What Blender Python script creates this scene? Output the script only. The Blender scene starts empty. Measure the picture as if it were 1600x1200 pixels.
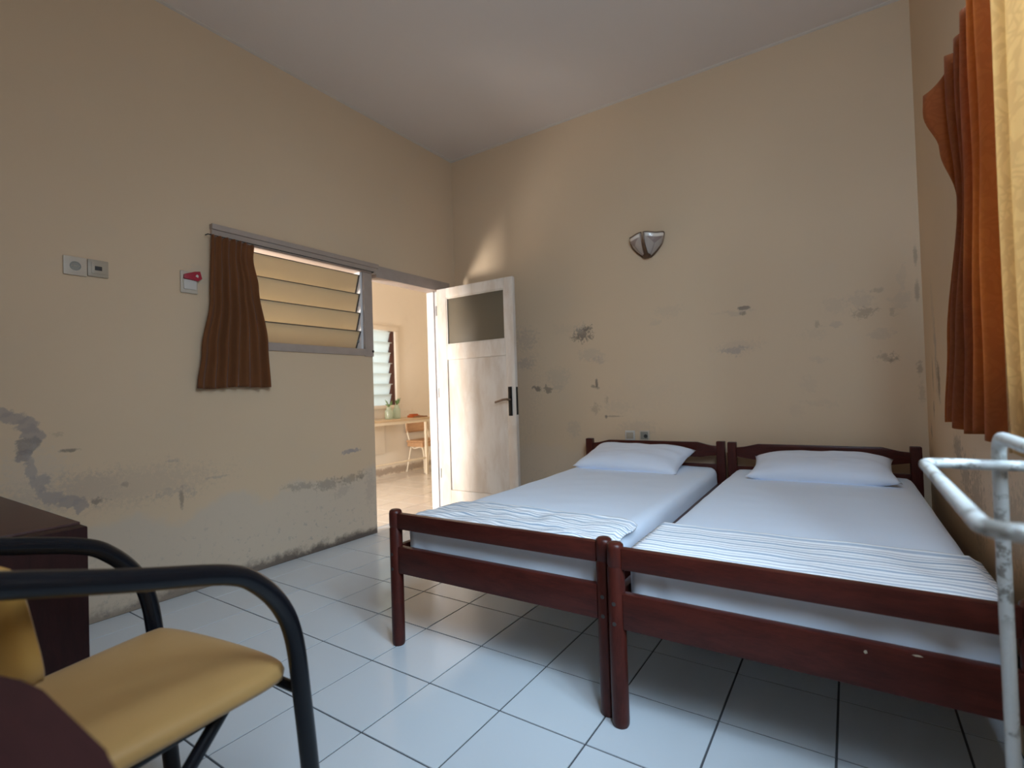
import bpy, bmesh, math, random
from mathutils import Vector, Matrix, noise

random.seed(7)
SC = bpy.context.scene
COL = SC.collection
PI = math.pi

# ------------------------------------------------------------------ camera
F_PX, YAW, PITCH, ROLL = 790.087, math.radians(33.667), math.radians(0.976), math.radians(-1.814)
CAM = Vector((3.0037, -3.6055, 1.025))
fw = Vector((-math.sin(YAW) * math.cos(PITCH), math.cos(YAW) * math.cos(PITCH), math.sin(PITCH)))
rt = Vector((math.cos(YAW), math.sin(YAW), 0.0))
upv = rt.cross(fw)
r2 = rt * math.cos(ROLL) + upv * math.sin(ROLL)
u2 = -rt * math.sin(ROLL) + upv * math.cos(ROLL)
cd = bpy.data.cameras.new('camera')
cd.sensor_fit = 'HORIZONTAL'
cd.sensor_width = 36.0
cd.lens = 36.0 * F_PX / 1600.0
cd.clip_start = 0.02
cam = bpy.data.objects.new('camera', cd)
COL.objects.link(cam)
m3 = Matrix((r2, u2, -fw)).transposed()
cam.matrix_world = Matrix.Translation(CAM) @ m3.to_4x4()
cd.dof.use_dof = True
cd.dof.focus_distance = 2.2
cd.dof.aperture_fstop = 2.6
SC.camera = cam

# ------------------------------------------------------------------ world, lights, exposure
W = bpy.data.worlds.new('sky')
SC.world = W
W.use_nodes = True
bg = W.node_tree.nodes['Background']
bg.inputs['Color'].default_value = (0.80, 0.90, 1.0, 1)
bg.inputs['Strength'].default_value = 1.0


def area(name, loc, direction, sx, sy, power, color):
    ld = bpy.data.lights.new(name, 'AREA')
    ld.shape = 'RECTANGLE'
    ld.size, ld.size_y = sx, sy
    ld.energy = power
    ld.color = color
    o = bpy.data.objects.new(name, ld)
    o.location = loc
    o.rotation_euler = Vector(direction).to_track_quat('-Z', 'Y').to_euler()
    COL.objects.link(o)
    return o


# daylight through the bedroom window (right wall) and the hall window; two more hall lamps are added
area('daylight_bedroom_window', (3.80, -3.15, 2.12), (-0.55, 1.0, -0.95), 1.4, 1.3, 370, (0.61, 0.80, 1.0))
area('skylight_over_yard', (5.1, -5.0, 3.0), (-1.6, 2.2, -1.5), 6.0, 3.0, 300, (0.64, 0.81, 1.0))
area('added_hall_door_light', (-1.30, -3.10, 1.05), (0.1, 1, 0), 1.0, 2.1, 50, (1.0, 0.97, 0.93))  # added lamp in a made-up doorway, brightens the hall
area('added_hall_sun_patch', (-1.35, -3.03, 0.42), (0.45, 1, 0.45), 0.45, 0.70, 175, (1.0, 0.97, 0.94))  # added lamp standing in for sunlit hall floor, throws the patch above the door
area('daylight_hall_window', (-2.4, 0.7, 1.45), (1, 0, -0.2), 1.1, 1.1, 12, (0.95, 0.98, 1.0))
SC.cycles.adaptive_threshold = 0.02
SC.cycles.max_bounces = 8
SC.cycles.diffuse_bounces = 5
SC.cycles.glossy_bounces = 3
SC.cycles.transmission_bounces = 4
SC.cycles.sample_clamp_indirect = 6.0

vs = SC.view_settings
vs.view_transform = 'Standard'
vs.look = 'None'
vs.exposure = -0.54
vs.gamma = 1.0
vs.use_curve_mapping = False


# ------------------------------------------------------------------ materials
class NT:
    def __init__(self, name):
        self.m = bpy.data.materials.new(name)
        self.m.use_nodes = True
        self.t = self.m.node_tree
        self.t.nodes.clear()
        self.out = self.n('ShaderNodeOutputMaterial')
        self.p = self.n('ShaderNodeBsdfPrincipled')
        self.l(self.p.outputs[0], self.out.inputs[0])
        self._obj = None

    def n(self, kind, **kw):
        nd = self.t.nodes.new(kind)
        for k, v in kw.items():
            setattr(nd, k, v)
        return nd

    def l(self, a, b):
        self.t.links.new(a, b)

    def obj(self):
        if self._obj is None:
            self._obj = self.n('ShaderNodeTexCoord').outputs['Object']
        return self._obj

    def geo(self):
        return self.n('ShaderNodeNewGeometry').outputs['Position']

    def noise(self, scale, detail=4, rough=0.55, vec=None, dist=0.0):
        nd = self.n('ShaderNodeTexNoise')
        nd.inputs['Scale'].default_value = scale
        nd.inputs['Detail'].default_value = detail
        nd.inputs['Roughness'].default_value = rough
        nd.inputs['Distortion'].default_value = dist
        self.l(vec if vec is not None else self.obj(), nd.inputs['Vector'])
        return nd

    def mix(self, fac, a, b, blend='MIX'):
        nd = self.n('ShaderNodeMix', data_type='RGBA', blend_type=blend)
        for sock, v in ((nd.inputs['Factor'], fac), (nd.inputs['A'], a), (nd.inputs['B'], b)):
            if hasattr(v, 'links') or hasattr(v, 'is_linked'):
                self.l(v, sock)
            elif isinstance(v, (int, float)):
                sock.default_value = v
            else:
                sock.default_value = (*v, 1)
        # Mix node has several sockets of the same name: pick the colour ones explicitly
        return nd.outputs['Result']

    def cmix(self, fac, a, b):
        nd = self.n('ShaderNodeMixRGB')
        for i, v in enumerate((fac, a, b)):
            if isinstance(v, bpy.types.NodeSocket):
                self.l(v, nd.inputs[i])
            elif isinstance(v, (int, float)):
                nd.inputs[i].default_value = v
            else:
                nd.inputs[i].default_value = (*v, 1)
        return nd.outputs[0]

    def math(self, op, a, b=0.0, clamp=False):
        nd = self.n('ShaderNodeMath', operation=op, use_clamp=clamp)
        for i, v in enumerate((a, b)):
            if isinstance(v, bpy.types.NodeSocket):
                self.l(v, nd.inputs[i])
            else:
                nd.inputs[i].default_value = v
        return nd.outputs[0]

    def maprange(self, v, a, b, c, d):
        nd = self.n('ShaderNodeMapRange')
        nd.interpolation_type = 'SMOOTHSTEP'
        self.l(v, nd.inputs[0])
        for i, q in enumerate((a, b, c, d)):
            nd.inputs[i + 1].default_value = q
        return nd.outputs[0]

    def bump(self, h, strength, dist=0.01):
        nd = self.n('ShaderNodeBump')
        nd.inputs['Strength'].default_value = strength
        nd.inputs['Distance'].default_value = dist
        self.l(h, nd.inputs['Height'])
        self.l(nd.outputs[0], self.p.inputs['Normal'])

    def set(self, color=None, rough=0.5, metal=0.0, spec=0.5):
        if color is not None:
            if isinstance(color, bpy.types.NodeSocket):
                self.l(color, self.p.inputs['Base Color'])
            else:
                self.p.inputs['Base Color'].default_value = (*color, 1)
        self.p.inputs['Roughness'].default_value = rough
        self.p.inputs['Metallic'].default_value = metal
        self.p.inputs['Specular IOR Level'].default_value = spec
        return self.m


def simple(name, color, rough=0.5, metal=0.0, spec=0.5, var=0.12, scale=9.0, bump=0.0):
    t = NT(name)
    n = t.noise(scale)
    d = tuple(c * (1 - var) for c in color)
    b = tuple(min(1, c * (1 + var)) for c in color)
    m = t.set(t.cmix(n.outputs[0], d, b), rough, metal, spec)
    if bump:
        t.bump(t.noise(scale * 8).outputs[0], bump, 0.004)
    return m


def stains(t, col, pos, items, axis, gain=0.85):
    """items: (h, z, rh, rz, strength, colour[, wobble, softness]); h is the horizontal coordinate along the wall."""
    nz = t.noise(11.0, 3, 0.6, pos)
    warp = t.n('ShaderNodeVectorMath', operation='MULTIPLY_ADD')
    t.l(nz.outputs['Color'], warp.inputs[0])
    warp.inputs[1].default_value = (0.10, 0.10, 0.10)
    off = t.n('ShaderNodeVectorMath', operation='SUBTRACT')
    t.l(pos, off.inputs[0])
    off.inputs[1].default_value = (0.05, 0.05, 0.05)
    t.l(off.outputs[0], warp.inputs[2])
    wp = warp.outputs[0]
    fine = t.math('SUBTRACT', t.noise(42.0, 5, 0.72, pos).outputs[0], 0.5)
    fine_k = {}
    for it in items:
        h, z, rh, rz, st, c = it[:6]
        wob = it[6] if len(it) > 6 else 1.3
        soft = it[7] if len(it) > 7 else 0.5
        # small marks keep their place: less warp for them
        src = wp if min(rh, rz) > 0.016 else pos
        sub = t.n('ShaderNodeVectorMath', operation='SUBTRACT')
        t.l(src, sub.inputs[0])
        sub.inputs[1].default_value = (h, 0, z) if axis == 'x' else (0, h, z)
        mul = t.n('ShaderNodeVectorMath', operation='MULTIPLY')
        t.l(sub.outputs[0], mul.inputs[0])
        mul.inputs[1].default_value = (1 / rh, 0, 1 / rz) if axis == 'x' else (0, 1 / rh, 1 / rz)
        ln = t.n('ShaderNodeVectorMath', operation='LENGTH')
        t.l(mul.outputs[0], ln.inputs[0])
        k = round(wob * 2.6, 2)
        if k not in fine_k:
            fine_k[k] = t.math('MULTIPLY', fine, k)
        d = t.math('ADD', ln.outputs['Value'], fine_k[k])
        f = t.maprange(d, 0.95 - soft, 1.0 + soft * 0.5, st * gain, 0.0)
        col = t.cmix(f, col, c)
    return col


CREAM = (0.645, 0.475, 0.312)


def wall_material(name, items, axis, damp=None, base=CREAM):
    t = NT(name)
    pos = t.geo()
    big = t.noise(0.9, 1, 0.5, pos)
    mid = t.noise(5.0, 2, 0.6, pos)
    col = t.cmix(t.maprange(big.outputs[0], 0.3, 0.7, 0, 1), tuple(c * 0.965 for c in base), tuple(min(1, c * 1.02) for c in base))
    col = t.cmix(t.maprange(mid.outputs[0], 0.55, 0.8, 0, 0.10), col, (0.52, 0.46, 0.39))
    if damp:
        sep = t.n('ShaderNodeSeparateXYZ')
        t.l(pos, sep.inputs[0])
        z = sep.outputs[2]
        yy = sep.outputs[1] if axis == 'y' else sep.outputs[0]
        wav = t.noise(2.3, 4, 0.6, pos)
        zz = t.math('ADD', z, t.math('MULTIPLY', t.math('SUBTRACT', wav.outputs[0], 0.5), -0.55))
        dampf = t.maprange(zz, damp['h'] - 0.05, damp['h'] + 0.035, damp['s'], 0.0)
        col = t.cmix(dampf, col, damp['c'])
        # grime flecks in the damp zone
        fl = t.noise(26, 3, 0.7, pos)
        ff = t.math('MULTIPLY', t.maprange(fl.outputs[0], 0.56, 0.70, 0, 0.55), t.maprange(zz, 0.05, damp['h'], 1, 0.0))
        col = t.cmix(ff, col, (0.30, 0.27, 0.25))
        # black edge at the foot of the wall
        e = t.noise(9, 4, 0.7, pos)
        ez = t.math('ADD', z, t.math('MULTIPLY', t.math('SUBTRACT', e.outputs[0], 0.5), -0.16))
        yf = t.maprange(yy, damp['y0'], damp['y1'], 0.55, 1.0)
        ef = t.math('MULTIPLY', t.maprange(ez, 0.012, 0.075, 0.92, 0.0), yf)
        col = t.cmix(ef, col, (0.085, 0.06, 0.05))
    col = stains(t, col, pos, items, axis)
    t.set(col, 0.62, 0, 0.35)
    t.bump(t.noise(3.4, 2, 0.5, pos).outputs[0], 0.2, 0.02)
    return t.m


GREY = (0.34, 0.275, 0.235)
DK = (0.15, 0.115, 0.09)
BRN = (0.40, 0.33, 0.26)
left_items = [
    # long peeled patch running down towards the desk
    (-3.03, 1.00, 0.045, 0.030, 0.9, GREY, 0.45, 0.2), (-2.985, 0.978, 0.05, 0.030, 0.9, GREY, 0.45, 0.2),
    (-2.935, 0.945, 0.045, 0.035, 0.9, GREY, 0.45, 0.2), (-2.925, 0.905, 0.036, 0.045, 0.9, GREY, 0.45, 0.2),
    (-2.945, 0.85, 0.040, 0.045, 0.95, (0.25, 0.205, 0.18), 0.45, 0.2), (-2.955, 0.81, 0.036, 0.035, 0.95, (0.24, 0.195, 0.175), 0.45, 0.2),
    (-2.925, 0.75, 0.030, 0.05, 0.9, GREY, 0.5, 0.2), (-2.90, 0.685, 0.036, 0.045, 0.9, GREY, 0.5, 0.2),
    (-2.86, 0.628, 0.055, 0.036, 0.9, GREY, 0.5, 0.2), (-2.80, 0.592, 0.05, 0.03, 0.9, GREY, 0.5, 0.2), (-2.765, 0.555, 0.035, 0.035, 0.9, GREY, 0.5, 0.2),
    (-2.92, 0.70, 0.13, 0.16, 0.22, (0.5, 0.46, 0.42)), (-2.72, 0.64, 0.13, 0.08, 0.25, GREY),
    (-2.69, 0.57, 0.035, 0.02, 0.8, DK), (-2.795, 0.823, 0.035, 0.009, 0.8, DK, 0.9), (-2.84, 0.90, 0.02, 0.012, 0.25, DK),
    # bare plaster fleck near the door
    (-1.24, 0.632, 0.062, 0.020, 0.95, (0.36, 0.29, 0.26), 0.5, 0.15), (-1.18, 0.641, 0.05, 0.017, 0.95, (0.36, 0.29, 0.26), 0.5, 0.15),
    # scuffs
    (-2.37, 0.72, 0.045, 0.008, 0.5, GREY), (-2.15, 0.60, 0.07, 0.008, 0.5, GREY), (-2.36, 0.55, 0.13, 0.02, 0.4, GREY),
    (-2.33, 0.51, 0.012, 0.06, 0.65, DK, 0.7), (-2.58, 0.63, 0.02, 0.012, 0.4, DK),
    (-1.62, 0.46, 0.12, 0.022, 0.45, DK), (-1.42, 0.44, 0.10, 0.035, 0.5, DK), (-1.24, 0.44, 0.10, 0.03, 0.5, DK), (-1.13, 0.46, 0.05, 0.022, 0.6, DK),
    (-1.30, 0.37, 0.08, 0.04, 0.4, GREY), (-1.05, 0.35, 0.04, 0.14, 0.35, GREY),
    (-2.62, 0.62, 0.5, 0.10, 0.28, GREY), (-2.23, 1.735, 0.07, 0.06, 0.25, (0.45, 0.40, 0.34)),
]
back_items = [
    (1.285, 1.47, 0.075, 0.055, 0.85, DK, 1.7, 0.3), (1.26, 1.505, 0.06, 0.05, 0.45, BRN, 1.7), (1.32, 1.50, 0.05, 0.03, 0.70, DK, 1.7, 0.3), (1.24, 1.44, 0.07, 0.02, 0.50, DK, 1.5),
    (1.34, 1.30, 0.11, 0.045, 0.38, BRN), (1.41, 1.255, 0.06, 0.03, 0.42, GREY),
    (0.842, 1.053, 0.040, 0.022, 0.90, DK, 1.0, 0.25), (0.95, 1.044, 0.045, 0.020, 0.75, DK, 1.2, 0.3), (1.04, 1.05, 0.05, 0.035, 0.40, BRN), (1.05, 1.14, 0.11, 0.075, 0.30, BRN),
    (1.385, 1.075, 0.012, 0.035, 0.90, DK, 0.8, 0.3), (1.372, 1.045, 0.03, 0.018, 0.70, DK), (1.37, 0.885, 0.035, 0.045, 0.35, DK), (1.47, 0.95, 0.02, 0.03, 0.35, DK), (1.455, 0.818, 0.012, 0.014, 0.80, DK, 0.8), (1.51, 0.822, 0.07, 0.006, 0.50, DK, 0.7),
    (0.75, 1.47, 0.11, 0.09, 0.35, GREY), (0.73, 1.26, 0.10, 0.045, 0.50, GREY), (0.68, 1.10, 0.2, 0.5, 0.20, GREY), (1.12, 1.52, 0.12, 0.04, 0.15, BRN),
    (2.448, 1.532, 0.040, 0.014, 0.85, DK, 0.5, 0.2), (2.444, 1.498, 0.022, 0.014, 0.70, DK), (2.39, 1.51, 0.12, 0.018, 0.25, GREY),
    (2.382, 1.258, 0.085, 0.024, 0.65, GREY, 1.2), (2.40, 1.28, 0.15, 0.05, 0.20, GREY),
    (1.95, 1.57, 0.10, 0.04, 0.20, BRN), (1.86, 1.50, 0.04, 0.02, 0.25, BRN),
    (2.86, 1.39, 0.02, 0.02, 0.37, DK), (2.948, 1.372, 0.035, 0.018, 0.37, GREY), (2.95, 1.49, 0.06, 0.05, 0.17, GREY), (2.83, 1.33, 0.06, 0.04, 0.15, GREY),
    (3.09, 1.425, 0.06, 0.03, 0.43, DK, 1.6), (3.08, 1.50, 0.07, 0.05, 0.28, GREY), (3.16, 1.55, 0.03, 0.015, 0.31, DK), (3.165, 1.29, 0.06, 0.03, 0.25, GREY), (3.22, 1.42, 0.02, 0.02, 0.31, DK),
    (3.185, 1.16, 0.05, 0.022, 0.43, DK, 1.6), (3.215, 1.15, 0.03, 0.02, 0.50, DK), (3.26, 1.47, 0.05, 0.05, 0.31, BRN), (3.275, 1.60, 0.02, 0.10, 0.22, BRN),
    (2.86, 1.17, 0.05, 0.02, 0.22, GREY), (2.80, 1.02, 0.05, 0.05, 0.12, GREY), (2.85, 0.90, 0.10, 0.02, 0.15, GREY), (2.72, 0.85, 0.05, 0.04, 0.12, GREY),
    (3.337, 1.72, 0.010, 0.06, 0.50, DK, 0.7), (3.338, 1.52, 0.012, 0.06, 0.50, DK, 0.7), (3.335, 1.09, 0.016, 0.04, 0.50, DK), (3.34, 0.95, 0.015, 0.06, 0.25, DK),
    (1.70, 0.74, 0.14, 0.05, 0.25, GREY), (1.18, 0.72, 0.05, 0.08, 0.35, BRN), (1.70, 0.97, 0.30, 0.12, 0.10, BRN), (1.55, 0.89, 0.12, 0.05, 0.20, BRN),
]
right_items = [
    (-0.40, 1.15, 0.035, 0.20, 0.7, GREY, 0.7), (-0.47, 1.02, 0.045, 0.09, 0.85, DK, 1.0), (-0.27, 1.05, 0.015, 0.10, 0.7, DK, 0.7), (-0.26, 0.87, 0.018, 0.05, 0.8, DK),
    (-0.35, 1.40, 0.04, 0.14, 0.25, GREY), (-0.90, 0.74, 0.10, 0.05, 0.6, DK, 1.4), (-1.05, 0.66, 0.10, 0.07, 0.55, DK, 1.5), (-1.25, 0.58, 0.12, 0.14, 0.5, DK, 1.4), (-0.13, 0.75, 0.03, 0.05, 0.6, DK),
    (-1.7, 0.62, 0.2, 0.12, 0.4, DK, 1.4),
]
M = {}
M['wall_left'] = wall_material('plaster_left', left_items, 'y', damp=dict(h=0.47, s=0.55, c=(0.55, 0.475, 0.39), y0=-3.2, y1=-1.2))
M['wall_back'] = wall_material('plaster_back', back_items, 'x', damp=dict(h=0.62, s=0.22, c=(0.56, 0.48, 0.40), y0=0.0, y1=3.0))
M['wall_right'] = wall_material('plaster_right', right_items, 'y')
M['wall_plain'] = wall_material('plaster_plain', [], 'x')
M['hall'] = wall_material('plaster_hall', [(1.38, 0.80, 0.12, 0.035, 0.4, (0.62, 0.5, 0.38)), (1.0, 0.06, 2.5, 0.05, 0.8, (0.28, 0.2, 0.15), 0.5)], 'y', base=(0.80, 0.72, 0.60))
M['ceiling'] = simple('ceiling_paint', (0.74, 0.665, 0.61), 0.7, var=0.03, scale=1.2)
M['cornice'] = simple('cornice_paint', (0.60, 0.52, 0.44), 0.65, var=0.05, scale=4)


def tile_material(name, c1, c2):
    t = NT(name)
    oi = t.n('ShaderNodeObjectInfo')
    a = t.cmix(oi.outputs['Random'], c1, c2)
    n = t.noise(2.0, 5, 0.6, t.geo())
    c = t.cmix(t.maprange(n.outputs[0], 0.5, 0.8, 0, 0.25), a, (0.56, 0.54, 0.51))
    t.set(c, 0.16, 0, 0.5)
    r = t.noise(7.0, 4, 0.6, t.geo())
    t.l(t.maprange(r.outputs[0], 0.3, 0.8, 0.10, 0.26), t.p.inputs['Roughness'])
    t.bump(t.noise(5.0, 2, 0.5, t.geo()).outputs[0], 0.05, 0.01)
    return t.m


M['tile'] = tile_material('glazed_tile', (0.60, 0.645, 0.69), (0.64, 0.685, 0.725))
M['tile_hall'] = tile_material('glazed_hall_tile', (0.78, 0.72, 0.64), (0.82, 0.76, 0.68))
M['ground'] = simple('packed_earth', (0.22, 0.19, 0.15), 0.9, var=0.3, scale=1.5)
M['grout'] = simple('dark_grout', (0.07, 0.075, 0.085), 0.9, var=0.2, scale=20)


def wood(name, c1, c2, rough=0.28, axis=(1, 1, 1), scale=7.0, spec=0.5):
    t = NT(name)
    mp = t.n('ShaderNodeMapping')
    mp.inputs['Scale'].default_value = axis
    t.l(t.obj(), mp.inputs[0])
    n = t.noise(scale, 6, 0.65, mp.outputs[0], 0.6)
    n2 = t.noise(scale * 6, 4, 0.6, mp.outputs[0])
    f = t.math('ADD', t.math('MULTIPLY', n.outputs[0], 0.7), t.math('MULTIPLY', n2.outputs[0], 0.3))
    t.set(t.cmix(t.maprange(f, 0.32, 0.68, 0, 1), c1, c2), rough, 0, spec)
    t.bump(n2.outputs[0], 0.04, 0.003)
    return t.m


M['mahogany'] = wood('red_mahogany', (0.038, 0.0075, 0.0055), (0.075, 0.0145, 0.0095), 0.36, (1, 6, 6), spec=0.25)
M['mahogany_v'] = wood('red_mahogany_upright', (0.038, 0.0075, 0.0055), (0.075, 0.0145, 0.0095), 0.36, (6, 6, 1), spec=0.25)
M['mahogany_y'] = wood('red_mahogany_long', (0.038, 0.0075, 0.0055), (0.075, 0.0145, 0.0095), 0.36, (6, 1, 6), spec=0.25)
M['desk'] = wood('desk_maroon_sheen', (0.045, 0.017, 0.015), (0.065, 0.023, 0.020), 0.42, (6, 1, 6))  # desk top: side maroon lightened for dust, gloss sheen put into the colour
M['desk_side'] = wood('desk_dark_maroon', (0.020, 0.006, 0.0055), (0.030, 0.0085, 0.0075), 0.5, (6, 6, 1), spec=0.2)
M['table_near'] = wood('near_table_maroon', (0.034, 0.0115, 0.012), (0.044, 0.0145, 0.015), 0.7, (1, 6, 6), spec=0.15)
M['frame'] = simple('old_grey_brown_frame_paint', (0.37, 0.29, 0.24), 0.5, var=0.14, scale=12, bump=0.1)
M['frame_white'] = simple('white_frame_paint', (0.74, 0.70, 0.68), 0.45, var=0.06, scale=8)


def door_paint(name, seed):
    t = NT(name)
    mp = t.n('ShaderNodeMapping')
    mp.inputs['Location'].default_value = (seed, 0, seed)
    mp.inputs['Scale'].default_value = (3.2, 3.2, 0.9)
    t.l(t.obj(), mp.inputs[0])
    n = t.noise(2.6, 6, 0.62, mp.outputs[0], 0.4)
    c = t.cmix(t.maprange(n.outputs[0], 0.38, 0.68, 0, 1), (0.74, 0.665, 0.59), (0.63, 0.525, 0.43))
    n3 = t.noise(18, 5, 0.7, mp.outputs[0])
    c = t.cmix(t.maprange(n3.outputs[0], 0.60, 0.76, 0, 0.35), c, (0.48, 0.37, 0.29))
    t.set(c, 0.45, 0, 0.4)
    t.bump(n3.outputs[0], 0.08, 0.004)
    return t.m


M['door'] = door_paint('worn_white_door_paint', 0.0)
M['door_panel'] = door_paint('worn_white_panel_paint', 3.1)
M['black_metal'] = simple('black_metal', (0.02, 0.018, 0.017), 0.35, 0.6, var=0.2)
M['bronze'] = simple('aged_bronze', (0.13, 0.075, 0.045), 0.4, 0.7, var=0.25)
M['brass'] = simple('dull_brown_brass', (0.24, 0.16, 0.11), 0.4, 0.7, var=0.2)


def glassy(name, color, trans_col, wt, rough=0.25):
    """frosted pane: diffuse + translucent under a glossy coat"""
    t = NT(name)
    d = t.p
    n = t.noise(6.0, 4)
    t.set(t.cmix(n.outputs[0], tuple(c * 0.9 for c in color), color), rough)
    tr = t.n('ShaderNodeBsdfTranslucent')
    tr.inputs[0].default_value = (*trans_col, 1)
    mx = t.n('ShaderNodeMixShader')
    mx.inputs[0].default_value = wt
    t.l(d.outputs[0], mx.inputs[1])
    t.l(tr.outputs[0], mx.inputs[2])
    t.l(mx.outputs[0], t.out.inputs[0])
    return t.m


M['blade'] = glassy('cream_louvre_glass', (0.62, 0.53, 0.37), (0.72, 0.60, 0.40), 0.40)
M['blade_edge'] = simple('louvre_dark_edge', (0.09, 0.07, 0.055), 0.5)
M['blade_white'] = glassy('white_louvre_glass', (0.80, 0.84, 0.82), (0.85, 0.90, 0.88), 0.6)
M['door_pane'] = glassy('smoky_door_pane', (0.20, 0.165, 0.115), (0.30, 0.25, 0.17), 0.30, 0.3)


def clear_pane():
    t = NT('clear_window_glass')
    gl = t.n('ShaderNodeBsdfGlossy')
    gl.inputs['Roughness'].default_value = 0.02
    tr = t.n('ShaderNodeBsdfTransparent')
    n = t.noise(2.0)
    t.l(t.cmix(n.outputs[0], (0.95, 0.98, 0.98), (0.98, 1, 1)), tr.inputs[0])
    mx = t.n('ShaderNodeMixShader')
    mx.inputs[0].default_value = 0.06
    t.l(tr.outputs[0], mx.inputs[1])
    t.l(gl.outputs[0], mx.inputs[2])
    t.l(mx.outputs[0], t.out.inputs[0])
    return t.m


M['pane'] = clear_pane()


def cloth(name, c1, c2, translucent=0.0, tcol=None, rough=0.85, scale=14, bump=0.15, weave=True, damask=False):
    t = NT(name)
    n = t.noise(scale, 5, 0.6)
    col = t.cmix(n.outputs[0], c1, c2)
    if damask:
        vo = t.n('ShaderNodeTexVoronoi', feature='DISTANCE_TO_EDGE')
        vo.inputs['Scale'].default_value = 34
        wv = t.noise(9, 2, 0.5)
        mxv = t.n('ShaderNodeMixRGB')
        mxv.inputs[0].default_value = 0.25
        t.l(t.obj(), mxv.inputs[1])
        t.l(wv.outputs['Color'], mxv.inputs[2])
        t.l(mxv.outputs[0], vo.inputs['Vector'])
        f = t.maprange(vo.outputs['Distance'], 0.10, 0.16, 0, 0.30)
        col = t.cmix(f, col, tuple(min(1, c * 1.7) for c in c2))
    t.set(col, rough, 0, 0.2)
    t.p.inputs['Sheen Weight'].default_value = 0.1
    if weave:
        t.bump(t.noise(scale * 0.6, 4, 0.6).outputs[0], bump, 0.02)
    if translucent:
        tr = t.n('ShaderNodeBsdfTranslucent')
        if damask:
            t.l(t.cmix(f, tcol, tuple(min(1, c * 1.25) for c in tcol)), tr.inputs[0])
        else:
            tr.inputs[0].default_value = (*tcol, 1)
        mx = t.n('ShaderNodeMixShader')
        mx.inputs[0].default_value = translucent
        t.l(t.p.outputs[0], mx.inputs[1])
        t.l(tr.outputs[0], mx.inputs[2])
        t.l(mx.outputs[0], t.out.inputs[0])
    return t.m


M['curtain_l'] = cloth('brown_curtain_cloth', (0.145, 0.050, 0.016), (0.19, 0.070, 0.024), 0.12, (0.3, 0.1, 0.03))
M['curtain_r'] = cloth('orange_damask_cloth', (0.145, 0.043, 0.012), (0.18, 0.058, 0.018), 0.50, (0.90, 0.42, 0.12), damask=True)
M['curtain_tan'] = cloth('tan_damask_cloth', (0.46, 0.29, 0.125), (0.52, 0.335, 0.15), 0.45, (0.92, 0.66, 0.36), damask=True)
M['sheet'] = cloth('white_bed_sheet', (0.75, 0.83, 0.95), (0.80, 0.87, 0.98), scale=5, bump=0.10)
M['pillow'] = cloth('white_pillow_cotton', (0.74, 0.79, 0.90), (0.79, 0.84, 0.94), scale=6, bump=0.12)
M['vinyl'] = cloth('mustard_vinyl', (0.40, 0.23, 0.08), (0.47, 0.275, 0.10), rough=0.42, scale=8, bump=0.05)
M['vinyl_back'] = cloth('amber_vinyl', (0.42, 0.215, 0.045), (0.48, 0.25, 0.06), rough=0.42, scale=8, bump=0.05)


def striped(name):
    t = NT(name)
    tc = t.n('ShaderNodeTexCoord')
    sep = t.n('ShaderNodeSeparateXYZ')
    t.l(tc.outputs['UV'], sep.inputs[0])
    v = sep.outputs[1]
    wob = t.noise(3.0, 2, 0.5, tc.outputs['UV'])
    v = t.math('ADD', v, t.math('MULTIPLY', t.math('SUBTRACT', wob.outputs[0], 0.5), 0.02))
    col = (0.93, 0.94, 0.96)
    f1 = t.math('FRACT', t.math('MULTIPLY', v, 2.9))
    c = col
    for a, w_, st_, cc in ((0.10, 0.055, 0.85, (0.30, 0.40, 0.53)), (0.30, 0.035, 0.75, (0.36, 0.42, 0.52)), (0.48, 0.035, 0.70, (0.42, 0.44, 0.52)), (0.70, 0.055, 0.80, (0.34, 0.42, 0.53)), (0.88, 0.030, 0.65, (0.42, 0.48, 0.56))):
        sn = t.math('MULTIPLY', t.maprange(f1, a - w_ - .02, a - w_ + .02, 0, 1), t.maprange(f1, a + w_ - .02, a + w_ + .02, 1, 0))
        c = t.cmix(t.math('MULTIPLY', sn, st_), c, cc)
    t.set(c, 0.85, 0, 0.2)
    t.bump(t.noise(90, 2, 0.5).outputs[0], 0.05, 0.003)
    return t.m


M['striped'] = striped('blue_striped_cotton')
M['tube_black'] = simple('black_painted_tube', (0.006, 0.007, 0.010), 0.27, 0.0, 0.28, var=0.2, scale=6)


def chipped():
    t = NT('chipped_white_tube')
    n = t.noise(28, 6, 0.7, t.geo())
    n2 = t.noise(5, 3, 0.5, t.geo())
    f = t.math('MULTIPLY', t.maprange(n.outputs[0], 0.50, 0.58, 0, 0.9), t.maprange(n2.outputs[0], 0.40, 0.58, 0.1, 1))
    c = t.cmix(f, (0.52, 0.53, 0.52), (0.17, 0.155, 0.135))
    t.set(c, 0.35, 0, 0.5)
    t.bump(n.outputs[0], 0.12, 0.004)
    return t.m


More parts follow.
